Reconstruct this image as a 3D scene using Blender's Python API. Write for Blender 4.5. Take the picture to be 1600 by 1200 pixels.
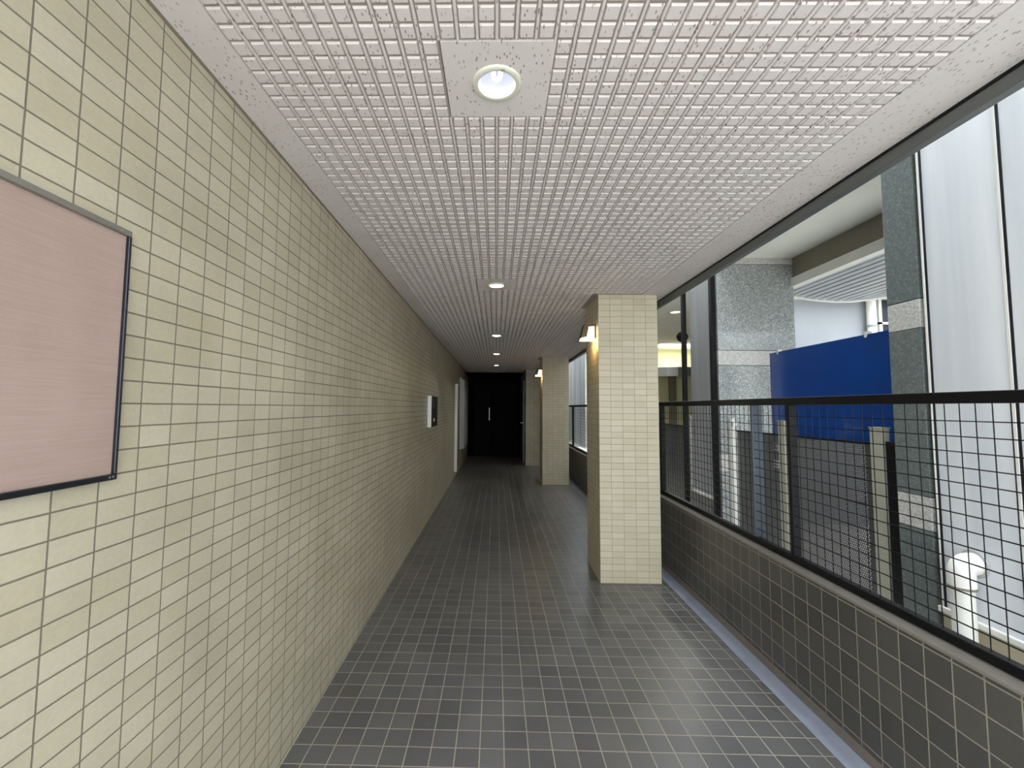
import bpy, math, random
from mathutils import Vector, Matrix

# ------------------------------------------------------------------ clear, camera, world, exposure
for o in list(bpy.data.objects):
    bpy.data.objects.remove(o, do_unlink=True)
S = bpy.context.scene
C = S.collection
random.seed(7)

H = 1.40
cd = bpy.data.cameras.new('camera'); cam = bpy.data.objects.new('camera', cd); C.objects.link(cam)
cd.sensor_width = 36; cd.sensor_fit = 'HORIZONTAL'
cd.lens = 36 * 690 / 1600
cd.shift_x = (800 - 763) / 1600
cd.shift_y = (590 - 600) / 1600
cd.clip_start = 0.05; cd.clip_end = 200
# rows: world axes; columns: camera right, up, forward
Rm = ((0.99979891, -0.00744647, -0.01861952), (0.01807111, -0.06794737, 0.99752523), (0.00869318, 0.99766112, 0.06779914))
cam.matrix_world = Matrix([[Rm[i][0], Rm[i][1], -Rm[i][2], (0, 0, H)[i]] for i in range(3)] + [[0, 0, 0, 1]])
S.camera = cam

W = bpy.data.worlds.new('sky'); S.world = W; W.use_nodes = True
bg = W.node_tree.nodes['Background']
bg.inputs[0].default_value = (0.87, 0.94, 1.0, 1)
# overcast sky, dimmer over the open street behind the camera
_t = W.node_tree; _c = _t.nodes.new('ShaderNodeTexCoord'); _s = _t.nodes.new('ShaderNodeSeparateXYZ'); _m = _t.nodes.new('ShaderNodeMapRange')
_t.links.new(_c.outputs['Generated'], _s.inputs[0]); _t.links.new(_s.outputs[1], _m.inputs[0])
for _i, _v in enumerate((.3, -.9, 10, 4.6)): _m.inputs[_i+1].default_value = _v
_m.interpolation_type = 'SMOOTHSTEP'
_t.links.new(_m.outputs[0], bg.inputs[1])
S.view_settings.view_transform = 'Standard'; S.view_settings.look = 'None'
S.view_settings.gamma = 1; S.view_settings.use_curve_mapping = False
S.view_settings.exposure = 0.56

# ------------------------------------------------------------------ helpers
def rgb(r, g, b):
    f = lambda c: (c/255/12.92) if c/255 <= .04045 else ((c/255+.055)/1.055)**2.4
    return (f(r), f(g), f(b), 1)

class NT:
    def __init__(s, name):
        s.m = bpy.data.materials.new(name); s.m.use_nodes = True
        s.t = s.m.node_tree; s.b = s.t.nodes['Principled BSDF']; s.o = s.t.nodes['Material Output']
        s.uv = None
    def n(s, t, **k):
        x = s.t.nodes.new(t)
        for a, v in k.items(): setattr(x, a, v)
        return x
    def l(s, a, b): s.t.links.new(a, b)
    def coord(s, scale=(1, 1, 1), off=(0, 0, 0), obj=False):
        tc = s.n('ShaderNodeTexCoord'); mp = s.n('ShaderNodeMapping')
        s.l(tc.outputs['Object' if obj else 'UV'], mp.inputs[0])
        mp.inputs['Scale'].default_value = scale; mp.inputs['Location'].default_value = off
        return mp.outputs[0]
    def mix(s, f, a, b, blend='MIX'):
        x = s.n('ShaderNodeMix', data_type='RGBA', blend_type=blend)
        for i, v in ((0, f), (6, a), (7, b)):
            if hasattr(v, 'links'): s.l(v, x.inputs[i])
            else: x.inputs[i].default_value = v
        return x.outputs[2]
    def math(s, op, a, b=0.0):
        x = s.n('ShaderNodeMath', operation=op)
        for i, v in ((0, a), (1, b)):
            if hasattr(v, 'links'): s.l(v, x.inputs[i])
            else: x.inputs[i].default_value = v
        return x.outputs[0]
    def noise(s, co, scale, detail=3, rough=.6):
        x = s.n('ShaderNodeTexNoise'); s.l(co, x.inputs['Vector'])
        x.inputs['Scale'].default_value = scale; x.inputs['Detail'].default_value = detail; x.inputs['Roughness'].default_value = rough
        return x.outputs[0]
    def ramp(s, f, lo, hi, a=0., b=1.):
        x = s.n('ShaderNodeMapRange'); s.l(f, x.inputs[0])
        for i, v in enumerate((lo, hi, a, b)): x.inputs[i+1].default_value = v
        return x.outputs[0]
    def bump(s, h, strength, dist):
        x = s.n('ShaderNodeBump'); s.l(h, x.inputs['Height'])
        x.inputs['Strength'].default_value = strength; x.inputs['Distance'].default_value = dist
        s.l(x.outputs[0], s.b.inputs['Normal'])
    def set(s, col=None, rough=None, metal=None, emit=None, es=0, spec=None):
        b = s.b
        if col is not None:
            if hasattr(col, 'links'): s.l(col, b.inputs['Base Color'])
            else: b.inputs['Base Color'].default_value = col
        if rough is not None:
            if hasattr(rough, 'links'): s.l(rough, b.inputs['Roughness'])
            else: b.inputs['Roughness'].default_value = rough
        if metal is not None: b.inputs['Metallic'].default_value = metal
        if spec is not None: b.inputs['Specular IOR Level'].default_value = spec
        if emit is not None:
            b.inputs['Emission Color'].default_value = emit; b.inputs['Emission Strength'].default_value = es
        return s.m

def plain(name, col, rough=.5, metal=0., var=.06, scale=30):
    s = NT(name); co = s.coord(obj=True)
    f = s.noise(co, scale)
    k = s.ramp(f, .25, .75, 1-var, 1+var)
    cm = s.n('ShaderNodeCombineColor'); [s.l(k, cm.inputs[i]) for i in range(3)]
    return s.set(s.mix(1.0, col, cm.outputs[0], 'MULTIPLY'), rough, metal)

def tiles(name, c1, c2, grout, w, h, off, mortar, rough=.5, groutf=1., bumpd=.002, blotch=.12, bias=0., fine=.05):
    s = NT(name); co = s.coord(off=off)
    # slightly wavering joints
    nz = s.n('ShaderNodeTexNoise'); s.l(co, nz.inputs['Vector']); nz.inputs['Scale'].default_value = 25; nz.inputs['Detail'].default_value = 2
    v1 = s.n('ShaderNodeVectorMath', operation='SUBTRACT'); s.l(nz.outputs[1], v1.inputs[0]); v1.inputs[1].default_value = (.5, .5, .5)
    v2 = s.n('ShaderNodeVectorMath', operation='SCALE'); s.l(v1.outputs[0], v2.inputs[0]); v2.inputs['Scale'].default_value = .0016
    v3 = s.n('ShaderNodeVectorMath', operation='ADD'); s.l(co, v3.inputs[0]); s.l(v2.outputs[0], v3.inputs[1])
    b = s.n('ShaderNodeTexBrick'); b.offset = 0; b.squash = 1
    s.l(v3.outputs[0], b.inputs['Vector'])
    b.inputs['Color1'].default_value = c1; b.inputs['Color2'].default_value = c2
    b.inputs['Mortar'].default_value = grout; b.inputs['Scale'].default_value = 1
    b.inputs['Mortar Size'].default_value = mortar; b.inputs['Mortar Smooth'].default_value = .25
    b.inputs['Bias'].default_value = bias
    b.inputs['Brick Width'].default_value = w; b.inputs['Row Height'].default_value = h
    n1 = s.noise(co, 2.2, 4); n2 = s.noise(co, 90, 3)
    k = s.math('MULTIPLY', s.ramp(n1, .3, .7, 1-blotch, 1+blotch), s.ramp(n2, .3, .7, 1-fine, 1+fine))
    cm = s.n('ShaderNodeCombineColor'); [s.l(k, cm.inputs[i]) for i in range(3)]
    col = s.mix(1.0, b.outputs['Color'], cm.outputs[0], 'MULTIPLY')
    hgt = s.math('ADD', s.math('SUBTRACT', 1.0, b.outputs['Fac']), s.math('MULTIPLY', n2, .25))
    s.bump(hgt, .6, bumpd)
    r = s.math('ADD', s.math('MULTIPLY', b.outputs['Fac'], .25), rough)
    return s.set(col, r)

class MB:
    """collects polygons in world coordinates; build() links them as ONE mesh object"""
    def __init__(s): s.v = []; s.f = []; s.uv = []
    def poly(s, pts, uv=None):
        i = len(s.v); s.v += [tuple(p) for p in pts]; s.f.append(tuple(range(i, i+len(pts)))); s.uv.append(uv)
    def box(s, a, b, skip=''):
        x0, y0, z0 = a; x1, y1, z1 = b
        i = len(s.v)
        s.v += [(x0,y0,z0),(x1,y0,z0),(x1,y1,z0),(x0,y1,z0),(x0,y0,z1),(x1,y0,z1),(x1,y1,z1),(x0,y1,z1)]
        for q in ((0,3,2,1),(4,5,6,7),(0,1,5,4),(1,2,6,5),(2,3,7,6),(3,0,4,7)):
            s.f.append(tuple(i+k for k in q)); s.uv.append(None)
        return s
    def tube(s, p, q, r, n=10, r2=None):
        p = Vector(p); q = Vector(q); d = (q-p).normalized()
        u = d.orthogonal().normalized(); w = d.cross(u); r2 = r if r2 is None else r2
        i = len(s.v)
        for k in range(n):
            a = 2*math.pi*k/n; e = u*math.cos(a)+w*math.sin(a)
            s.v.append(tuple(p+e*r)); s.v.append(tuple(q+e*r2))
        for k in range(n):
            j = (k+1) % n
            s.f.append((i+2*k, i+2*j, i+2*j+1, i+2*k+1)); s.uv.append(None)
        s.f.append(tuple(i+2*k for k in range(n))[::-1]); s.uv.append(None)
        s.f.append(tuple(i+2*k+1 for k in range(n))); s.uv.append(None)
        return s
    def path(s, pts, r, n=12):
        """smooth tube through points"""
        pts = [Vector(p) for p in pts]; i = len(s.v); u = None
        for k, p in enumerate(pts):
            d = (pts[min(k+1, len(pts)-1)]-pts[max(k-1, 0)]).normalized()
            if u is None: u = d.orthogonal().normalized()
            u = (u - d*u.dot(d)).normalized(); w = d.cross(u)
            rr = r[k] if isinstance(r, (list, tuple)) else r
            for j in range(n):
                a = 2*math.pi*j/n; s.v.append(tuple(p+(u*math.cos(a)+w*math.sin(a))*rr))
        for k in range(len(pts)-1):
            for j in range(n):
                j2 = (j+1) % n
                s.f.append((i+k*n+j, i+k*n+j2, i+(k+1)*n+j2, i+(k+1)*n+j)); s.uv.append(None)
        s.f.append(tuple(i+j for j in range(n))[::-1]); s.uv.append(None)
        s.f.append(tuple(i+(len(pts)-1)*n+j for j in range(n))); s.uv.append(None)
        return s
    def lathe(s, c, prof, n=40):
        """profile [(r,z)] about the vertical axis through c"""
        i = len(s.v); m = len(prof)
        for k in range(n):
            a = 2*math.pi*k/n
            for r, z in prof: s.v.append((c[0]+r*math.cos(a), c[1]+r*math.sin(a), c[2]+z))
        for k in range(n):
            j = (k+1) % n
            for t in range(m-1):
                s.f.append((i+k*m+t, i+j*m+t, i+j*m+t+1, i+k*m+t+1)); s.uv.append(None)
        return s
    def build(s, name, mat, parent=None, smooth=False, bevel=0, org=None, segs=2):
        o3 = Vector(org) if org is not None else (Vector(parent['_w']) if parent is not None else Vector((0, 0, 0)))
        me = bpy.data.meshes.new(name)
        me.from_pydata([tuple(Vector(v)-o3) for v in s.v], [], s.f)
        me.validate(); me.update()
        uvl = me.uv_layers.new(name='UVMap')
        for p in me.polygons:
            n = p.normal; ax = max(range(3), key=lambda k: abs(n[k]))
            for li in p.loop_indices:
                v = me.vertices[me.loops[li].vertex_index].co
                uvl.data[li].uv = ((v.y, v.z), (v.x, v.z), (v.x, v.y))[ax]
            p.use_smooth = smooth
        me.materials.append(mat)
        ob = bpy.data.objects.new(name, me); C.objects.link(ob)
        if parent is not None:
            ob.parent = parent
            ob['_w'] = tuple(parent['_w'])
        else:
            ob.location = o3
            ob['_w'] = tuple(o3)
        if bevel:
            b = ob.modifiers.new('bevel', 'BEVEL'); b.width = bevel; b.segments = segs; b.limit_method = 'ANGLE'
        if smooth:
            e = ob.modifiers.new('edges', 'EDGE_SPLIT'); e.split_angle = math.radians(40)
        return ob

def box(a, b): return MB().box(a, b)
def thing(name, loc, label, cat, group=None):
    o = bpy.data.objects.new(name, None); C.objects.link(o); o.location = loc; o['_w'] = tuple(loc)
    o.empty_display_size = .1
    return tag(o, label, cat, group)
def tag(o, label=None, cat=None, group=None, kind=None):
    if label: o['label'] = label
    if cat: o['category'] = cat
    if group: o['group'] = group
    if kind: o['kind'] = kind
    return o
def struct(o, label=None): return tag(o, label, kind='structure')
def copy_tree(o, parent=None, loc=None):
    c = o.copy(); C.objects.link(c); c.parent = parent
    if loc is not None: c.location = loc; c['_w'] = tuple(loc)
    for ch in list(o.children): copy_tree(ch, c)
    return c

# ------------------------------------------------------------------ materials
M = {}
M['wall'] = tiles('khaki_wall_tile', rgb(177,168,143), rgb(187,179,156), rgb(114,106,92), .0977, .0513, (-.042, -.017, 0), .0021, .42)
M['pillar'] = tiles('cream_pillar_tile', rgb(190,180,152), rgb(201,191,165), rgb(158,147,122), .098, .0504, (0, 0, 0), .0019, .45, blotch=.05)
M['floor'] = tiles('dark_floor_tile', rgb(90,89,89), rgb(106,105,103), rgb(166,158,142), .0997, .0997, (-.042, -.022, 0), .0027, .30, blotch=.10, bumpd=.0012)
M['parapet'] = tiles('charcoal_parapet_tile', rgb(72,70,66), rgb(85,82,77), rgb(148,140,124), .0985, .106, (-.079, -.04, 0), .0027, .36, blotch=.08)
M['mortar'] = plain('mortar', rgb(120,115,105), .8)
M['gutter'] = plain('sky_tinted_gutter_mortar', rgb(160,167,184), .28, var=.12, scale=9)  # blue cast is the sky reflection on smooth mortar, put into the colour
M['skirt'] = plain('brown_grey_mortar', rgb(104,97,92), .7, var=.12)

def ceiling_mat(name, base, tint):
    s = NT(name); co = s.coord(obj=True)
    st = s.coord(scale=(120, 48, 60), obj=True)
    vo = s.n('ShaderNodeTexVoronoi'); s.l(st, vo.inputs['Vector']); vo.inputs['Scale'].default_value = 1
    fleck = s.math('LESS_THAN', vo.outputs['Distance'], .26)
    sep = s.n('ShaderNodeSeparateColor'); s.l(vo.outputs['Color'], sep.inputs[0])
    pick = s.math('LESS_THAN', sep.outputs[0], .55)
    big = s.ramp(s.noise(co, 6, 2), .35, .6, .2, 1)
    f = s.math('MULTIPLY', s.math('MULTIPLY', fleck, pick), big)
    n = s.noise(co, 5, 4)
    c = s.mix(n, base, tint)
    c = s.mix(s.math('MULTIPLY', f, .75), c, rgb(96, 84, 76))
    s.bump(s.math('SUBTRACT', s.noise(co, 220, 2), f), .35, .0015)
    return s.set(c, .8)
M['ceil'] = ceiling_mat('speckled_ceiling_board', rgb(220,213,209), rgb(208,200,196))
M['groove'] = plain('shade_toned_ceiling_groove', rgb(160,151,144), .9, 0, .08, 12)  # darker tone paints in the shade inside the narrow grooves
M['fascia'] = plain('grey_aluminium_edge', rgb(112,114,112), .42, .6, .04)
M['black'] = plain('black_paint', rgb(13,13,15), .5, 0, .1)
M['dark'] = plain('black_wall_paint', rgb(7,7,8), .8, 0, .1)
M['darkdoor'] = plain('black_door_paint', rgb(10,10,14), .7, 0, .1)
M['bluegrey'] = plain('blue_grey_door_paint', rgb(84,88,104), .4, 0, .1)
M['steelpost'] = plain('daylight_tinted_steel', rgb(64,70,78), .3, .3, .1)  # grey-blue is daylight reflected off the post, put into the colour
M['chrome'] = plain('chrome', rgb(225,225,225), .18, 1, .02)
M['white'] = plain('white_enamel', rgb(236,234,226), .35, 0, .02)
M['offwhite'] = plain('off_white_frame', rgb(196,194,186), .5, 0, .04)
M['ring'] = plain('cream_ring_enamel', rgb(216,214,198), .4, 0, .02)
M['concrete'] = plain('concrete', rgb(150,148,142), .85, 0, .08, 6)
M['beige'] = plain('beige_render', rgb(186,176,150), .85, 0, .07, 8)
M['asphalt'] = plain('pale_paving', rgb(190,186,180), .85, 0, .1, 4)
M['soffit'] = plain('white_soffit_paint', rgb(232,231,220), .7, 0, .03, 3)
M['brown'] = plain('brown_grey_beam_paint', rgb(128,120,102), .6, 0, .05, 3)
M['greywall'] = plain('grey_back_wall', rgb(146,149,152), .5, 0, .06, 2)
M['post'] = plain('light_grey_post', rgb(184,182,164), .5, .2, .06)
M['panelpink'] = None

def streaked(name, col, dark, rough, metal):
    s = NT(name); co = s.coord(scale=(5.5, .35, 1))
    n = s.noise(co, 1.0, 3, .55)
    k = s.ramp(n, .35, .65, 0, 1)
    co2 = s.coord(obj=True); n2 = s.noise(co2, 60, 3)
    c = s.mix(k, dark, col)
    r = s.ramp(n, .3, .7, rough+.1, rough)
    s.bump(n2, .04, .001)
    return s.set(c, r, metal)
M['silver'] = streaked('silver_metal_cladding', rgb(240,242,245), rgb(220,224,229), .42, .12)
M['greymetal'] = streaked('dull_grey_cladding', rgb(190,190,190), rgb(174,174,176), .5, .1)

def granite(name, a, b, c, rough, scale=1.0):
    s = NT(name); co = s.coord(obj=True)
    vo = s.n('ShaderNodeTexVoronoi'); s.l(co, vo.inputs['Vector']); vo.inputs['Scale'].default_value = 110*scale
    sep = s.n('ShaderNodeSeparateColor'); s.l(vo.outputs['Color'], sep.inputs[0])
    n = s.noise(co, 55*scale, 4, .75)
    f = s.math('ADD', s.math('MULTIPLY', sep.outputs[0], .45), s.math('MULTIPLY', n, .75))
    col = s.mix(s.ramp(f, .35, .62), a, b)
    col = s.mix(s.ramp(f, .68, .85), col, c)
    return s.set(col, rough)
M['granite'] = granite('polished_grey_granite', rgb(124,128,126), rgb(154,157,155), rgb(196,198,196), .14)
M['granite_near'] = granite('polished_green_grey_granite', rgb(92,100,99), rgb(106,114,112), rgb(122,130,128), .3, .8)
M['granite_band'] = granite('rough_pale_granite', rgb(168,166,160), rgb(196,194,188), rgb(212,210,205), .7)

def board_face():
    s = NT('pink_beige_cloth'); co = s.coord(scale=(6, 300, 1)); co2 = s.coord(obj=True)
    n = s.noise(co, 1, 3); n2 = s.noise(co2, 400, 2); n3 = s.noise(co2, 5, 2)
    k = s.math('ADD', s.math('MULTIPLY', n, .4), s.math('ADD', s.math('MULTIPLY', n2, .3), s.math('MULTIPLY', n3, .3)))
    s.bump(n2, .3, .0006)
    return s.set(s.mix(s.ramp(k, .35, .65), rgb(152,129,118), rgb(170,148,137)), .75)
M['cloth'] = board_face()

def blue_mat():
    s = NT('glossy_blue_panel'); co = s.coord(obj=True)
    n = s.noise(co, 3, 3)
    s.b.inputs['Coat Weight'].default_value = .4; s.b.inputs['Coat Roughness'].default_value = .12
    return s.set(s.mix(n, rgb(0,60,140), rgb(2,74,162)), .28)
M['blue'] = blue_mat()

def perforated(name, col, pitch, rad, kind='dot'):
    """sheet metal with real see-through holes"""
    s = NT(name); co = s.coord()
    sp = s.n('ShaderNodeSeparateXYZ'); s.l(co, sp.inputs[0])
    if kind == 'dot':
        row = s.math('FLOOR', s.math('DIVIDE', sp.outputs[1], pitch))
        sh = s.math('MULTIPLY', s.math('MODULO', row, 2.0), pitch/2)
        u = s.math('SUBTRACT', s.math('FRACT', s.math('DIVIDE', s.math('ADD', sp.outputs[0], sh), pitch)), .5)
        v = s.math('SUBTRACT', s.math('FRACT', s.math('DIVIDE', sp.outputs[1], pitch)), .5)
        d = s.math('SQRT', s.math('ADD', s.math('MULTIPLY', u, u), s.math('MULTIPLY', v, v)))
        hole = s.math('LESS_THAN', d, rad)
    s.set(col, .45, .3)
    tr = s.n('ShaderNodeBsdfTransparent'); mx = s.n('ShaderNodeMixShader')
    s.l(hole, mx.inputs[0]); s.l(s.b.outputs[0], mx.inputs[1]); s.l(tr.outputs[0], mx.inputs[2]); s.l(mx.outputs[0], s.o.inputs[0])
    return s.m
M['perf'] = perforated('perforated_dark_sheet', rgb(100,100,98), .016, .30)

def emit(name, col, st):
    s = NT(name); return s.set(col, .4, emit=col, es=st)
M['tube'] = emit('lit_lamp_tube', (.95, .97, 1, 1), .9)
M['warmglass'] = emit('lit_warm_glass', (1, .80, .50, 1), 5)
M['softlight'] = emit('lit_downlight_disc', (1, .98, .92, 1), 2)
def reflector():
    s = NT('downlight_reflector'); return s.set(rgb(200,203,214), .35, 0)
M['reflector'] = reflector()
def glassm():
    s = NT('greenish_glass'); s.b.inputs['Transmission Weight'].default_value = .7
    return s.set(rgb(190,205,180), .1)
M['glass'] = glassm()
M['lobby'] = plain('pale_yellow_lobby_paint', rgb(214,214,170), .7, 0, .04, 3)

# ------------------------------------------------------------------ corridor shell
CZ = 2.35            # face of the ceiling pads and plates
YN, YF = -.45, 12.9  # near opening, dark end wall
o = box((-1.1, YN, -.05), (-.83, 15.5, 2.6)).build('wall_left', M['wall']); struct(o, 'long wall of khaki oblong tiles with dark joints')
o = box((-.83, YN, -.12), (1.385, YF, 0)).build('floor', M['floor']); struct(o, 'corridor floor of small square dark tiles')
o = box((1.385, YN, -.12), (1.66, YF, -.001)).build('floor_gutter', M['gutter']); struct(o, 'grey mortar strip beside the parapet, tinted with a blue sky reflection')
# little mortar skirt at the foot of the parapet
sk = MB(); 
sk.poly([(1.485, YN, 0), (1.485, 10.8, 0), (1.5185, 10.8, .018), (1.5185, YN, .018)])
sk.poly([(1.485, 10.8, 0), (1.5185, 10.8, 0), (1.5185, 10.8, .018)])
sk.poly([(1.485, YN, 0), (1.5185, YN, .018), (1.5185, YN, 0)])
struct(sk.build('baseboard_right', M['skirt']))
o = box((1.52, YN, -.3), (1.66, 10.8, .585)).build('wall_parapet', M['parapet']); struct(o, 'low parapet of square charcoal tiles')
o = box((1.512, YN, .585), (1.665, 10.8, .600)).build('trim_1', M['mortar'], bevel=.004); struct(o, 'pale mortar cap on the parapet')

LX = -.0055
LY = [1.235 + .051*k for k in (0, 42, 89, 128, 169, 211)]
PW, PL = .0505, .051
ys = [YN] + sum(([y-.153, y+.153] for y in LY), []) + [YF]
cb = MB(); zt = CZ + .005
for i in range(0, len(ys)-1):
    a, b = ys[i], ys[i+1]
    if i % 2 == 0: cb.box((-.83, a, zt), (1.415, b, zt+.012))
    else:
        cb.box((-.83, a, zt), (LX-.1515, b, zt+.012)); cb.box((LX+.1515, a, zt), (1.415, b, zt+.012))
ce = cb.build('ceiling', M['ceil']); struct(ce, 'pale speckled ceiling embossed with small squares')
# embossed pads, six to each board
pv, pf = [], []
x0 = LX - .1515 - 11*PW; GX0, GX1 = x0+.003, x0+38*PW-.003; nrow0 = int((1.235-.153-YN)/PL)
y00 = 1.235 - .153 - nrow0*PL; rows = int((YF-.05-y00)/PL)
rr = random.Random(3)
for r in range(rows):
    yc = y00 + (r+.5)*PL
    inl = any(abs(yc-y) < .153 for y in LY)
    for c in range(38):
        xc = x0 + (c+.5)*PW
        if inl and abs(xc-LX) < .152: continue
        if .80 < xc < 1.38 and (3.62 < yc < 4.2 or 8.18 < yc < 8.75): continue
        hx, hy = PW*.37+rr.uniform(-.0007, .0007), PL*.405+rr.uniform(-.0007, .0007)
        i = len(pv); z1, z0 = zt, CZ-.0005+rr.uniform(-.0004, .0004); e = .0022
        pv += [(xc-hx, yc-hy, z1), (xc+hx, yc-hy, z1), (xc+hx, yc+hy, z1), (xc-hx, yc+hy, z1),
               (xc-hx+e, yc-hy+.0034, z0), (xc+hx-e, yc-hy+.0034, z0), (xc+hx-e, yc+hy-e, z0), (xc-hx+e, yc+hy-e, z0)]
        # low strip between the columns
        for (u0, u1, w0, w1) in ((xc-PW/2-.0040, xc-PW/2+.0040, yc-PL/2, yc+PL/2),):
            k = len(pv); zz = CZ+.0002
            pv += [(u0, w0, z1), (u1, w0, z1), (u1, w1, z1), (u0, w1, z1), (u0+.001, w0+.0006, zz), (u1-.001, w0+.0006, zz), (u1-.001, w1-.0006, zz), (u0+.001, w1-.0006, zz)]
            if u1-u0 < .01:
                for q in (k+4, k+5): pv[q] = (pv[q][0], w0, zz)
                for q in (k+6, k+7): pv[q] = (pv[q][0], w1, zz)
            pf += [(k+4, k+7, k+6, k+5), (k, k+4, k+5, k+1), (k+1, k+5, k+6, k+2), (k+2, k+6, k+7, k+3), (k+3, k+7, k+4, k)]
        pf += [(i+4, i+7, i+6, i+5), (i, i+4, i+5, i+1), (i+1, i+5, i+6, i+2), (i+2, i+6, i+7, i+3), (i+3, i+7, i+4, i)]
bm_ = MB().box((-.83, YN, CZ), (GX0, YF, zt+.001)).box((GX1, YN, CZ), (1.415, YF, zt+.001))
struct(bm_.build('ceiling_border', M['ceil'], ce))
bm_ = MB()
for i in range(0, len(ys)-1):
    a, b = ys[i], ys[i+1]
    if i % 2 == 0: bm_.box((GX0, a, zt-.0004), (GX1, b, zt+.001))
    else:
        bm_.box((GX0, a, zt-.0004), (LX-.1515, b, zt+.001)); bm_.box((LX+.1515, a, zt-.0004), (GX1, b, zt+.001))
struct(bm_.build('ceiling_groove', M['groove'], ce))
pm = MB(); pm.v = pv; pm.f = pf
struct(tag(pm.build('ceiling_relief', M['ceil'], ce)))
o = box((-1.1, YN, 2.62), (1.66, 15.5, 5.2)).build('wall_upper', M['concrete']); struct(o)
# right-hand ceiling edge
o = box((1.419, YN, 2.298), (1.455, 12.9, 2.62)).build('trim_2', M['fascia'], bevel=.002); struct(o, 'grey metal edge strip along the ceiling')
o = box((1.4155, YN, 2.34), (1.4185, 12.9, 2.40)).build('trim_3', M['black']); struct(o)
o = box((-.832, YN, CZ-.004), (-.822, YF, CZ+.004)).build('trim_4', M['brown']); struct(o)

# dark far end
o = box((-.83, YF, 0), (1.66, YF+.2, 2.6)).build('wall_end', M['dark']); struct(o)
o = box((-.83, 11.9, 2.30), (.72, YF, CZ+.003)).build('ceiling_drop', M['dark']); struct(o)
nw = box((.72, 10.85, 0), (1.06, YF, CZ+.004)); o = nw.build('wall_far_right', M['wall']); struct(o)
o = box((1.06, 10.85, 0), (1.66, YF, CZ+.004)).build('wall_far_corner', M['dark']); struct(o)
d = box((-.62, YF-.05, 0), (-.11, YF, 2.12)).build('door_1', M['darkdoor'], bevel=.004); struct(d, 'black door leaf at the dark end with a tall chrome pull')
h = MB().path([(-.20, YF-.05, 1.02), (-.20, YF-.11, 1.04), (-.20, YF-.11, 1.40), (-.20, YF-.05, 1.42)], .014)
h.build('door_handle', M['chrome'], d, smooth=True)
d = box((-.08, YF-.05, 0), (.62, YF, 2.12)).build('door_2', M['darkdoor'], bevel=.004); struct(d, 'plain black door leaf at the dark end')
o = MB().box((-.68, YF-.06, 0), (-.63, YF, 2.2)).box((.63, YF-.06, 0), (.68, YF, 2.2)).box((-.68, YF-.06, 2.13), (.68, YF, 2.2)).box((-.105, YF-.06, 0), (-.085, YF, 2.13)).build('trim_5', M['dark']); struct(o)
d = box((.675, 11.3, .01), (.72, 12.35, 2.1)).build('door_3', M['bluegrey'], bevel=.004); struct(d, 'blue grey side door with lever handle')
MB().path([(.675, 11.42, 1.02), (.63, 11.42, 1.02), (.625, 11.44, 1.02), (.625, 11.56, 1.02)], .012).build('door_handle', M['chrome'], d, smooth=True)

# ------------------------------------------------------------------ tiled pillars
P1 = thing('tiled_pillar', (.845, 3.66, 0), 'near square pillar of cream oblong tiles standing on the corridor floor beside the railing', 'pillar')
pl = box((.845, 3.66, 0), (1.335, 4.15, CZ+.004)).build('pillar_shaft', M['pillar'], P1, bevel=.002)
mb = MB()
for a, b in (((.842, 3.655, 0), (1.338, 3.66, .006)), ((.840, 3.66, 0), (.845, 4.15, .006))): mb.box(a, b)
mb.build('mortar_foot', M['mortar'], P1)
P2 = copy_tree(P1, None, (.853, 8.215, 0))
P2['label'] = 'farther square cream-tiled pillar, half hidden behind the near one, lamp on its corridor side'

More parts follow.
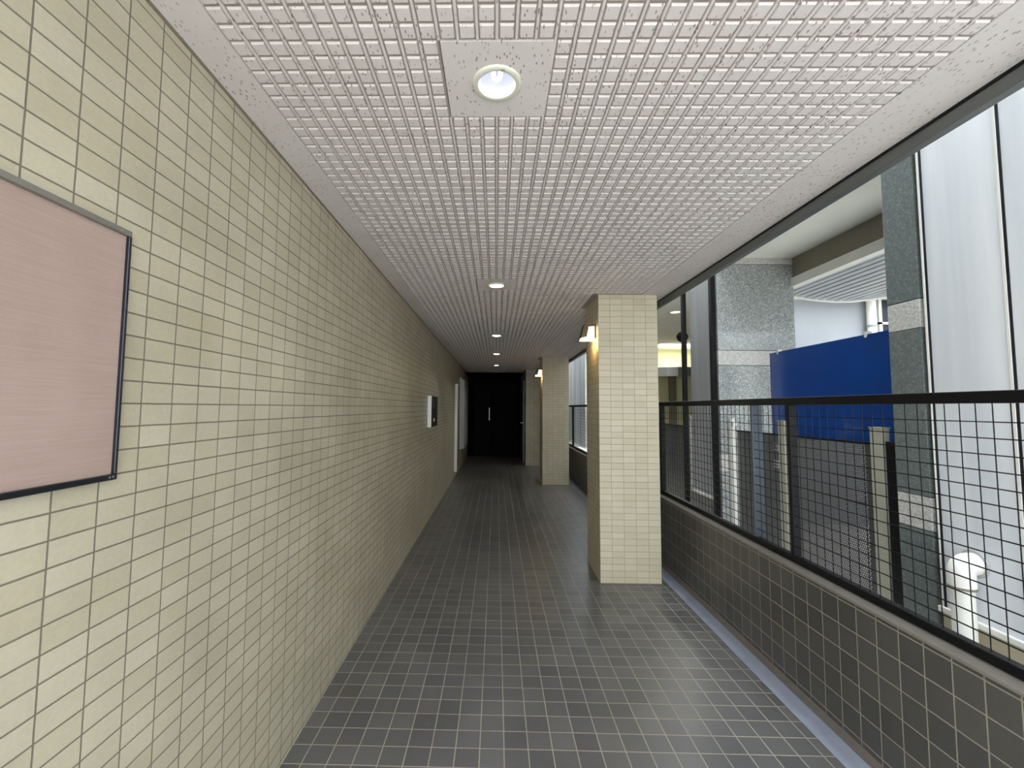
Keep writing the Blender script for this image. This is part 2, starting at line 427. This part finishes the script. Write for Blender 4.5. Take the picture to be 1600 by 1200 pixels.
# ------------------------------------------------------------------ downlights
def make_downlight(y, label):
    t = thing('ceiling_downlight', (LX, y, CZ), label, 'ceiling light', 'round downlights in a row along the ceiling')
    # square plate with a round hole
    mb = MB(); n = 48; s = .1485; r = .055
    def sq(a):
        c, q = math.cos(a), math.sin(a); k = s/max(abs(c), abs(q)); return (LX+c*k, y+q*k)
    for k in range(n):
        a, b = 2*math.pi*(k+.5)/n - math.pi/4 - math.pi/n, 2*math.pi*(k+1.5)/n - math.pi/4 - math.pi/n
        A, B = sq(a), sq(b); a2 = (LX+r*math.cos(a), y+r*math.sin(a)); b2 = (LX+r*math.cos(b), y+r*math.sin(b))
        mb.poly([(A[0], A[1], CZ), (a2[0], a2[1], CZ), (b2[0], b2[1], CZ), (B[0], B[1], CZ)])
        mb.poly([(A[0], A[1], CZ), (B[0], B[1], CZ), (B[0], B[1], CZ+.015), (A[0], A[1], CZ+.015)])
    mb.build('mounting_plate', M['ceil'], t)
    MB().lathe((LX, y, CZ), [(.052, .004), (.052, -.002), (.054, -.006), (.064, -.008), (.070, -.005), (.0725, .001)], 56).build('trim_ring', M['ring'], t, smooth=True)
    MB().lathe((LX, y, CZ), [(.052, .0), (.053, .02), (.050, .045), (.042, .07), (.028, .088), (.0, .092)], 48).build('reflector', M['reflector'], t, smooth=True)
    # U-shaped compact tube
    pts = [(LX-.011, y-.040, CZ+.075), (LX-.011, y-.02, CZ+.05), (LX-.011, y-.006, CZ+.022), (LX-.007, y+.0, CZ+.014), (LX, y+.002, CZ+.012),
           (LX+.007, y+.0, CZ+.014), (LX+.011, y-.006, CZ+.022), (LX+.011, y-.02, CZ+.05), (LX+.011, y-.040, CZ+.075)]
    MB().path(pts, .0065, 10).build('lamp_tube', M['tube'], t, smooth=True)
    mb = box((LX+.012, y-.066, CZ-.0095), (LX+.022, y-.058, CZ-.0072)); mb.build('rating_sticker', M['post'], t)
    ld = bpy.data.lights.new('downlight_lamp', 'SPOT'); ld.energy = 4; ld.spot_size = math.radians(150); ld.spot_blend = .3; ld.shadow_soft_size = .004
    ld.color = (1, .97, .9)
    lo = bpy.data.objects.new('lamp_light', ld); C.objects.link(lo); lo.parent = t; lo.location = (0, .012, .030)
    return t
words = ['nearest ceiling downlight, large in view with its lamp tube visible', 'second ceiling downlight from the camera, between the nearest one and the near pillar',
         'third ceiling downlight from the camera along the row', 'fourth ceiling downlight from the camera along the row', 'fifth ceiling downlight, just before the darkest one at the end',
         'farthest and smallest ceiling downlight, over the dark end']
first = make_downlight(LY[0], words[0])
for y, w in list(zip(LY, words))[1:]:
    c = copy_tree(first, None, (LX, y, CZ)); c['label'] = w

# ------------------------------------------------------------------ wall lamps on the pillars
def make_sconce(x, y, z):
    t = thing('wall_lamp', (x, y, z), 'lit warm wall lamp with brown cover on the near pillar', 'wall lamp', 'wall lamps on the pillars')
    box((x-.012, y-.05, z-.055), (x, y+.05, z+.06)).build('back_plate', M['sconcebrown'], t, bevel=.002)
    mb = MB()
    # glass: wedge widening towards the bottom
    a = [(x-.012, z+.05), (x-.012, z-.07), (x-.122, z-.07), (x-.085, z+.05)]
    def prism(mb, prof, y0, y1):
        n = len(prof)
        mb.poly([(p[0], y0, p[1]) for p in prof]); mb.poly([(p[0], y1, p[1]) for p in prof][::-1])
        for k in range(n):
            p, q = prof[k], prof[(k+1) % n]
            mb.poly([(p[0], y0, p[1]), (p[0], y1, p[1]), (q[0], y1, q[1]), (q[0], y0, q[1])])
    prism(mb, a, y-.046, y+.046)
    mb.build('glass_shade', M['warmglass'], t, bevel=.003)
    mb = MB()
    prism(mb, [(x-.012, z+.052), (x-.086, z+.052), (x-.120, z-.055), (x-.126, z-.055), (x-.096, z+.066), (x-.012, z+.066)], y-.055, y+.055)
    # side cheek facing the opening, tapering down
    for yy in (y-.0555, y+.0495):
        prism(mb, [(x-.094, z+.062), (x-.012, z+.062), (x-.012, z+.045), (x-.060, z+.042), (x-.078, z-.045), (x-.124, z-.055)], yy, yy+.006)
    mb.build('lamp_cover', M['sconcebrown'], t, bevel=.001)
    ld = bpy.data.lights.new('warm_lamp', 'POINT'); ld.energy = .8; ld.color = (1, .62, .22); ld.shadow_soft_size = .04
    lo = bpy.data.objects.new('lamp_light', ld); C.objects.link(lo); lo.parent = t; lo.location = (-.06, 0, -.115)
    return t
M['sconcebrown'] = plain('bronze_lamp_cover', rgb(92,76,48), .4, .5, .05)
s1 = make_sconce(.845, 3.80, 2.055)
s2 = copy_tree(s1, None, (.853, 8.33, 2.07)); s2['label'] = 'small lit warm wall lamp on the farther pillar'

# ------------------------------------------------------------------ things on the left wall
X = -.83
t = thing('notice_board', (X, .5, 1.24), 'large pink-beige notice board in a dark metal frame on the tiled wall', 'notice board')
y0, y1, z0, z1 = .0, .945, 1.240, 1.783
box((X, y0+.006, z0+.006), (X+.010, y1-.006, z1-.006)).build('cloth_face', M['cloth'], t)
M['frame'] = plain('dark_anodised_frame', rgb(62,64,70), .28, .8, .05)
M['framelight'] = plain('sheen_toned_frame', rgb(140,138,130), .35, .6, .05)  # same dark frame, greyed to paint in the reflection along the top
box((X, y0, z1-.013), (X+.018, y1, z1)).build('frame_rail', M['framelight'], t, bevel=.0015)['label'] = 'dark top rail with its grey reflection painted in'
box((X, y0, z0), (X+.018, y1, z0+.012)).build('frame_rail', M['frame'], t, bevel=.0015)['label'] = 'dark bottom rail'
box((X, y1-.007, z0+.012), (X+.018, y1, z1-.013)).build('frame_stile', M['frame'], t, bevel=.0015)
box((X, y0, z0+.012), (X+.018, y0+.007, z1-.013)).build('frame_stile', M['frame'], t, bevel=.0015)
for yy, zz in ((.918, z1-.0065), (.925, z0+.006), (.935, z0+.006)):
    MB().tube((X+.0175, yy, zz), (X+.0195, yy, zz), .0028, 12).build('screw', M['chrome'], t)

t = thing('intercom_panel', (X, 5.6, 1.15), 'small black-faced box with white side edge on the tiled wall', 'intercom panel')
box((X, 5.34, 1.155), (X+.045, 5.355, 1.535)).build('side_edge', M['white'], t, bevel=.001)
box((X, 5.356, 1.155), (X+.040, 5.94, 1.535)).build('case', M['black'], t, bevel=.002)
box((X+.040, 5.56, 1.22), (X+.043, 5.68, 1.26)).build('call_plate', M['white'], t)
box((X+.040, 5.56, 1.38), (X+.043, 5.70, 1.50)).build('display_window', M['frame'], t)

t = thing('display_case', (X, 9.3, .12), 'tall case with bright white front edge reaching almost to the floor', 'display case')
box((X+.001, 8.86, .12), (X+.055, 8.89, 1.87)).build('side_edge', M['white'], t, bevel=.002)
box((X+.001, 8.891, .14), (X+.012, 9.8, 1.85)).build('back_panel', M['brown'], t)
t = thing('display_case', (X, 11, .45), 'shorter case with pale front edge hung behind the tall one', 'display case')
box((X+.001, 10.0, .45), (X+.05, 10.04, 2.07)).build('side_edge', M['offwhite'], t, bevel=.002)
box((X+.001, 10.041, .47), (X+.10, 11.4, 2.03)).build('front_panel', M['greymetal'], t)

# ------------------------------------------------------------------ railing with welded mesh
def railing(name, ya, yb, posts, label):
    t = thing(name, (1.585, (ya+yb)/2, .60), label, 'railing')
    xr = 1.57
    box((xr, ya, 1.428), (xr+.045, yb, 1.468)).build('top_rail', M['black'], t, bevel=.003)
    box((xr, ya, .603), (xr+.036, yb, .636)).build('bottom_rail', M['black'], t, bevel=.003)
    for y, w, dpt in posts:
        ob = box((xr+.001, y-w/2, .636), (xr+dpt, y+w/2, 1.428)).build('post', M['steelpost'] if dpt > .06 else M['black'], t, bevel=.002)
        if dpt > .06: ob['label'] = 'steel post tinted grey-blue as reflected daylight'
    mb = MB(); r = .0018; xm = xr+.012
    z = 1.368
    zs = []
    while z > .64: zs.append(z); z -= .0525
    for z in zs: mb.box((xm-r, ya, z-r), (xm+r, yb, z+r))
    k = math.ceil((ya-.022)/.0508); y = .022+.0508*k
    while y < yb:
        mb.tube((xm+.004, y, .63), (xm+.004, y, 1.43), r, 6); y += .0508
    mb.build('wire_mesh', M['black'], t)
    return t
railing('mesh_railing', -.4, 5.9, [(.35, .03, .04), (2.42, .028, .04), (2.765, .02, .065), (4.28, .03, .04), (5.88, .03, .04)], 'black railing of welded wire mesh on the parapet, passing behind the near pillar')
railing('mesh_railing', 5.93, 10.8, [(5.95, .03, .04), (7.3, .03, .04), (9.2, .03, .04), (10.75, .03, .04)], 'distant stretch of black mesh railing, between the two pillars')

# ------------------------------------------------------------------ neighbour building across the alley
G = 2.5
AG = -.15   # alley ground
o = box((-12, -14, -.3), (14, YN, AG+.05)).build('floor_street', M['asphalt']); struct(o)
o = box((1.66, YN, -.4), (G, 18, AG)).build('floor_alley', M['asphalt']); struct(o)
o = box((G, YN, -.4), (7.5, 18, AG)).build('floor_neighbour', M['asphalt']); struct(o)
def panel_wall(name, ya, yb, zb, zt, mat, seams, label=None):
    w = box((G, ya, zb), (G+.25, yb, zt)).build(name, mat, bevel=.003); struct(w, label)
    mb = MB()
    for y in seams: mb.box((G-.006, y-.006, zb), (G+.001, y+.006, zt))
    if seams: mb.build('seam_strip', M['white'], w)
    mb = MB()
    for y in seams: mb.box((G-.003, y-.019, zb), (G+.001, y-.006, zt))
    if seams: mb.build('dark_joint', M['frame'], w)
    box((G-.02, ya, zb-.03), (G+.25, yb, zb)).build('flashing', M['white'], w, bevel=.003)
    return w
panel_wall('wall_right_near', -2.0, 2.60, .32, 5.6, M['silver'], [1.30, 1.735, 2.18, 2.605-.02], 'tall silver metal cladding across the alley')
o = box((G+.01, -2.0, AG), (G+.25, 2.60, .29)).build('wall_right_plinth', M['beige']); struct(o)
panel_wall('wall_right_middle', 5.16, 5.71, .40, 5.6, M['greymetal'], [], 'narrow grey metal panel beside the black posts')
o = box((G-.004, 5.165, .40), (G+.0, 5.185, 5.6)).build('trim_6', M['white']); struct(o)
o = box((G+.01, 5.10, AG), (G+.25, 5.80, .37)).build('wall_right_plinth', M['concrete']); struct(o)
panel_wall('wall_right_far', 12.5, 18, .32, 5.6, M['silver'], [13.2, 14.1, 15.0], 'far silver cladding seen between the pillars')
o = box((-3.0, 18, -.4), (7.5, 18.2, 6)).build('wall_alley_end', M['concrete']); struct(o)
o = box((-1.1, 13.1, -.3), (1.66, 18, 3.9)).build('wall_back_block', M['concrete']); struct(o)
o = box((2.0, -2.3, AG), (7.5, -2.0, 3.2)).build('wall_neighbour_side', M['concrete']); struct(o)
o = box((7.5, -2.3, AG), (7.7, 18.2, 3.6)).build('wall_neighbour_back', M['greywall']); struct(o)
o = box((G+.25, -2.0, AG), (G+.35, 2.62, 3.13)).build('wall_inner_near', M['greywall']); struct(o)
# the upper facade over the bays
o = box((G, 2.60, 3.15), (3.5, 12.5, 5.6)).build('wall_right_upper', M['silver']); struct(o)
o = box((G+.25, -2.0, 3.15), (3.5, 2.60, 5.6)).build('wall_right_roof', M['concrete']); struct(o)

def granite_pillar(x0, x1, y0, y1, bands, label, mat, zt):
    t = thing('granite_pillar', ((x0+x1)/2, (y0+y1)/2, AG), label, 'pillar')
    z = AG; cuts = []
    for a, b in bands:
        cuts.append((z, a, mat)); cuts.append((a, b, M['granite_band'])); z = b
    if z < zt: cuts.append((z, zt, mat))
    for a, b, m in cuts:
        nm = 'pale_band' if m is M['granite_band'] else 'granite_block'
        ob = box((x0, y0, a+.002), (x1, y1, b-.002)).build(nm, m, t, bevel=.004)
        if nm == 'pale_band': ob['label'] = 'rough pale granite band'
    return t
granite_pillar(G, 3.37, 2.625, 2.84, [(.71, .905), (1.895, 2.07)], 'narrow dark grey granite pillar beside the silver cladding with two pale bands', M['granite_near'], 3.15)
granite_pillar(G, 3.37, 5.005, 5.14, [(.71, .905), (1.90, 2.07), (3.06, 3.148)], 'wide polished grey granite pillar facing the camera, behind the blue board', M['granite'], 3.149)
# black mullions either side of the grey metal panel
for y, l in ((5.06, 'black steel post between the grey metal panel and the wide granite pillar'), (5.83, 'black steel post at the far edge of the grey metal panel')):
    t = thing('steel_post_or_gap_strip', (G-.02, y, AG), l, 'post')
    box((G-.055, y-.03, AG), (G-.005, y+.03, 3.14)).build('post_shaft', M['black'], t, bevel=.003)
    box((G-.075, y-.05, AG), (G-.0, y+.05, AG+.02)).build('base_plate', M['black'], t)
# soffit, beam, ribbed canopy
o = box((G, 2.84, 3.135), (3.37, 5.005, 3.16)).build('ceiling_soffit', M['soffit']); struct(o, 'smooth white soffit')
o = box((3.37, 2.62, 2.90), (3.50, 5.5, 3.15)).build('trim_7', M['brown']); struct(o, 'brown grey beam under the soffit')
o = box((3.34, 2.62, 2.80), (3.52, 5.5, 2.90)).build('trim_8', M['soffit']); struct(o, 'cream strip below the brown beam')
prof = [(3.39, 2.815), (3.46, 2.79), (3.59, 2.765), (3.74, 2.738), (3.90, 2.720), (4.08, 2.711), (4.26, 2.713), (4.44, 2.735), (4.66, 2.768), (4.95, 2.82)]
def arc(t):
    t *= len(prof)-1; i = min(int(t), len(prof)-2); f = t-i
    return (prof[i][0]*(1-f)+prof[i+1][0]*f, prof[i][1]*(1-f)+prof[i+1][1]*f)
mb = MB(); N = 17; pts = []
for k in range(N):
    a = arc(k/N); b = arc((k+.72)/N); c = arc((k+.82)/N)
    pts += [a, b, (b[0], b[1]+.03), (c[0]+.01, c[1]+.03)]
for k in range(len(pts)-1):
    p, q = pts[k], pts[k+1]
    mb.poly([(p[0], 2.3, p[1]), (p[0], 5.3, p[1]), (q[0], 5.3, q[1]), (q[0], 2.3, q[1])])
for k in range(len(prof)-1):
    p, q = prof[k], prof[k+1]
    mb.poly([(p[0], 2.3, p[1]+.05), (q[0], 2.3, q[1]+.05), (q[0], 5.3, q[1]+.05), (p[0], 5.3, p[1]+.05)])
M['ribs'] = plain('ribbed_canopy_metal', rgb(190,192,190), .4, .4, .04)
t = thing('ribbed_canopy', (4, 4, 2.7), 'curved canopy underside of parallel metal ribs below the brown beam', 'canopy')
mb.build('ribbed_sheet', M['ribs'], t)
mb = MB(); pp = [(x, 5.31, z-.004) for x, z in prof]
mb.path(pp, .014, 8); mb.build('edge_trim', M['white'], t, smooth=True)['label'] = 'white curved end trim'
# room behind the bay
o = box((3.3, 6.2, AG), (7.5, 6.4, 3.15)).build('wall_bay_back', M['greywall']); struct(o, 'pale grey wall behind the blue board')
mb = MB()
t = thing('wall_pipe', (4.6, 6.1, AG), 'vertical white pipe on the pale grey wall above the blue board', 'pipe')
MB().tube((5.17, 6.12, AG), (5.17, 6.12, 3.14), .055, 20).build('pipe_run', M['soffit'], t, smooth=True)
for z in (1.9, 2.55): MB().tube((5.17, 6.12, z), (5.17, 6.12, z+.03), .062, 20).build('pipe_bracket', M['greywall'], t)
w = thing('window_frame', (5.5, 6.18, 1.2), 'tall framed window beside the white pipe on the pale grey wall', 'window')
MB().box((5.30, 6.15, 1.0), (5.34, 6.2, 3.0)).box((5.52, 6.15, 1.0), (5.55, 6.2, 3.0)).box((5.76, 6.15, 1.0), (5.80, 6.2, 3.0)).box((5.30, 6.15, 2.60), (5.80, 6.2, 2.63)).build('frame', M['white'], w)
box((5.34, 6.185, 1.0), (5.78, 6.199, 3.0)).build('pane', M['frame'], w)

# blue board
t = thing('blue_board', (2.85, 3.95, 1.2), 'large plain glossy blue board above the perforated fence', 'board')
box((2.85, 2.90, 1.145), (2.875, 4.64, 1.99)).build('face_panel', M['blue'], t, bevel=.002)
for y in (4.50, 3.43):
    mb = MB().box((2.842, y-.011, 1.985), (2.885, y+.011, 2.012)).tube((2.846, y, 1.978), (2.8425, y, 1.978), .014, 16)
    mb.build('hanger_clip', M['white'], t)
for y in (4.4, 3.5, 3.0):
    box((2.876, y-.02, AG), (2.91, y+.02, 1.95)).build('back_post', M['black'], t)
box((2.8485, 4.615, 1.22), (2.8505, 4.62, 1.98)).build('edge_strip', M['fascia'], t)
box((2.8488, 4.53, 1.895), (2.8499, 4.60, 1.899)).build('scratch', M['fascia'], t)

# perforated fence in the bays
def fence(ya, yb, label):
    t = thing('perforated_fence_panel', (2.62, (ya+yb)/2, AG), label, 'fence panel', 'dark perforated fence panels across the alley')
    box((2.618, ya, AG+.03), (2.622, yb, 1.175)).build('perforated_sheet', M['perf'], t)
    box((2.612, ya, 1.165), (2.640, yb, 1.18)).build('edge_rail', M['black'], t)
    box((2.612, ya, AG+.02), (2.640, yb, AG+.05)).build('edge_rail', M['fascia'], t)
    return t
f1 = fence(3.13, 3.98, 'perforated dark fence panel below the blue board, right of the middle post')
f2 = fence(4.10, 4.88, 'dark fence panel with painted white reflections, in front of the wide granite pillar')
for zc in (1.055, .895):  # white bars stand in for reflections seen through the holes
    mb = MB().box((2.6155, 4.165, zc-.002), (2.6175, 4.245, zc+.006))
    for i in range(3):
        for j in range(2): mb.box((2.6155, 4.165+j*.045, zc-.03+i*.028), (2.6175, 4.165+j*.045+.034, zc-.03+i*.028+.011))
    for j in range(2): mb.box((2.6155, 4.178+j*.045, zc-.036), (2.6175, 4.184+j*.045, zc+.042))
    mb.build('painted_reflection', M['white'], f2)['label'] = 'white bars standing for light reflected in the holes'
f3 = fence(5.95, 7.2, 'farthest dark fence panel, left of the grey metal panel and right of the near pillar')
f5 = fence(9.05, 12.3, 'dark fence run seen beyond the near pillar, between the two tiled pillars')
def fpost(y, w, z, label, mat='post', tab=True):
    t = thing('fence_post', (2.58, y, AG), label, 'fence post')
    box((2.56, y-w/2, AG), (2.61, y+w/2, z)).build('post_shaft', M[mat], t, bevel=.003)
    box((2.555, y-w/2-.004, z), (2.615, y+w/2+.004, z+.006)).build('post_cap', M[mat], t)
    if tab: box((2.562, y-w/2-.05, z-.075), (2.60, y-w/2-.002, z-.03)).build('bracket', M['white'], t)
fpost(3.045, .10, 1.285, 'wide pale grey fence post at the near end of the fence', tab=False)
fpost(4.04, .09, 1.30, 'grey fence post in the middle with a white bracket, below the blue board')
fpost(4.92, .05, 1.30, 'pale fence post in front of the wide granite pillar', 'soffit')
fpost(5.94, .05, 1.32, 'thin grey fence post left of the grey metal panel')
t = thing('steel_post_or_gap_strip', (2.58, 2.92, AG), 'added black strip for the dark gap beside the narrow granite pillar, right of the wide pale post', 'post')  # black strip added where only the dark bay interior shows
box((2.56, 2.855, AG), (2.61, 2.975, 1.20)).build('post_shaft', M['black'], t, bevel=.003)
box((2.55, 2.85, AG), (2.62, 2.98, AG+.015)).build('base_plate', M['black'], t)

# white drain pipe with elbow
t = thing('drain_pipe', (2.425, 2.405, AG), 'white drain pipe with a rounded elbow entering the silver cladding', 'drain pipe')
px, py = 2.425, 2.405
MB().tube((px, py, AG), (px, py, .50), .047, 28).build('pipe_run', M['white'], t, smooth=True)
mb = MB(); pts = []; rs = []
for k in range(9):
    a = math.pi/2*k/8
    pts.append((px+.05*(1-math.cos(a)), py, .565+.045*math.sin(a)))
mb.path([(px, py, .49), (px, py, .53)]+pts+[(px+.074, py, .610)], [.055, .055]+[.055]*9+[.055], 24).build('elbow', M['white'], t, smooth=True)
MB().tube((px, py, .487), (px, py, .499), .0565, 28).build('joint_ring', M['brown'], t, smooth=True)
MB().tube((2.49, py, .610), (2.4985, py, .610), .070, 28).build('wall_sleeve', M['greymetal'], t)

# far bay: soffit, lobby
o = box((G, 5.8, 2.95), (7.5, 12.5, 3.15)).build('ceiling_lobby', M['soffit']); struct(o)
o = box((G+.3, 11.5, AG), (7.5, 11.7, 2.95)).build('wall_lobby', M['lobby']); struct(o)
t = thing('curved_metal_lintel', (4.4, 11.2, 2.2), 'curved shiny metal band over the lobby entrance, right of the near pillar', 'lintel')
mb = MB(); 
for k in range(12):
    a, b = k/12, (k+1)/12
    f = lambda u: (3.2+2.8*u, 11.35-.7*math.sin(math.pi*u))
    p, q = f(a), f(b)
    mb.poly([(p[0], p[1], 2.20), (q[0], q[1], 2.20), (q[0], q[1], 2.42), (p[0], p[1], 2.42)])
    mb.poly([(p[0], p[1], 2.20), (p[0], 11.49, 2.20), (q[0], 11.49, 2.20), (q[0], q[1], 2.20)])
    mb.poly([(p[0], p[1], 2.42), (q[0], q[1], 2.42), (q[0], 11.49, 2.42), (p[0], 11.49, 2.42)])
mb.build('metal_band', M['chrome'], t, smooth=True)
o = box((4.45, 11.42, AG), (4.62, 11.5, 2.2)).build('trim_9', M['brown']); struct(o)
t = thing('soffit_downlight', (2.84, 7.0, 2.95), 'small bright downlight in the grey soffit right of the near pillar', 'ceiling light')
MB().lathe((2.84, 7.0, 2.945), [(.0, 0), (.075, 0)], 28).build('light_disc', M['softlight'], t)
MB().lathe((2.84, 7.0, 2.95), [(.075, -.012), (.09, -.012), (.092, 0)], 28).build('trim_ring', M['white'], t)
ld = bpy.data.lights.new('soffit_lamp', 'AREA'); ld.shape = 'DISK'; ld.size = .15; ld.energy = 12; ld.color = (1, .96, .85)
lo = bpy.data.objects.new('lamp_light', ld); C.objects.link(lo); lo.parent = t; lo.location = (0, 0, -.03)
t = thing('lobby_downlight', (4.4, 10.5, 2.95), 'lobby ceiling light by the pale yellow wall', 'ceiling light')
box((3.9, 10.5, 2.93), (5.2, 10.9, 2.95)).build('light_panel', M['softlight'], t)
ld = bpy.data.lights.new('lobby_lamp', 'AREA'); ld.size = 1.0; ld.energy = 22; ld.color = (1, .97, .78)
lo = bpy.data.objects.new('lamp_light', ld); C.objects.link(lo); lo.parent = t; lo.location = (.1, .1, -.05)
t = thing('dome_camera', (2.73, 6.5, 2.40), 'black rounded dome beside the black steel post, above the railing', 'security camera')
mb = MB(); mb.lathe((2.73, 6.5, 2.47), [(.0, -.085), (.03, -.08), (.06, -.06), (.078, -.03), (.082, 0), (.078, .02), (.05, .06), (0, .07)], 24).build('dome', M['black'], t, smooth=True)
MB().tube((2.73, 6.5, 2.53), (2.73, 6.5, 2.95), .012, 10).build('stem', M['black'], t)

for k, v in (('black', .25), ('dark', .08), ('darkdoor', .12)):
    M[k].node_tree.nodes['Principled BSDF'].inputs['Specular IOR Level'].default_value = v
for ob in bpy.data.objects:
    if '_w' in ob: del ob['_w']
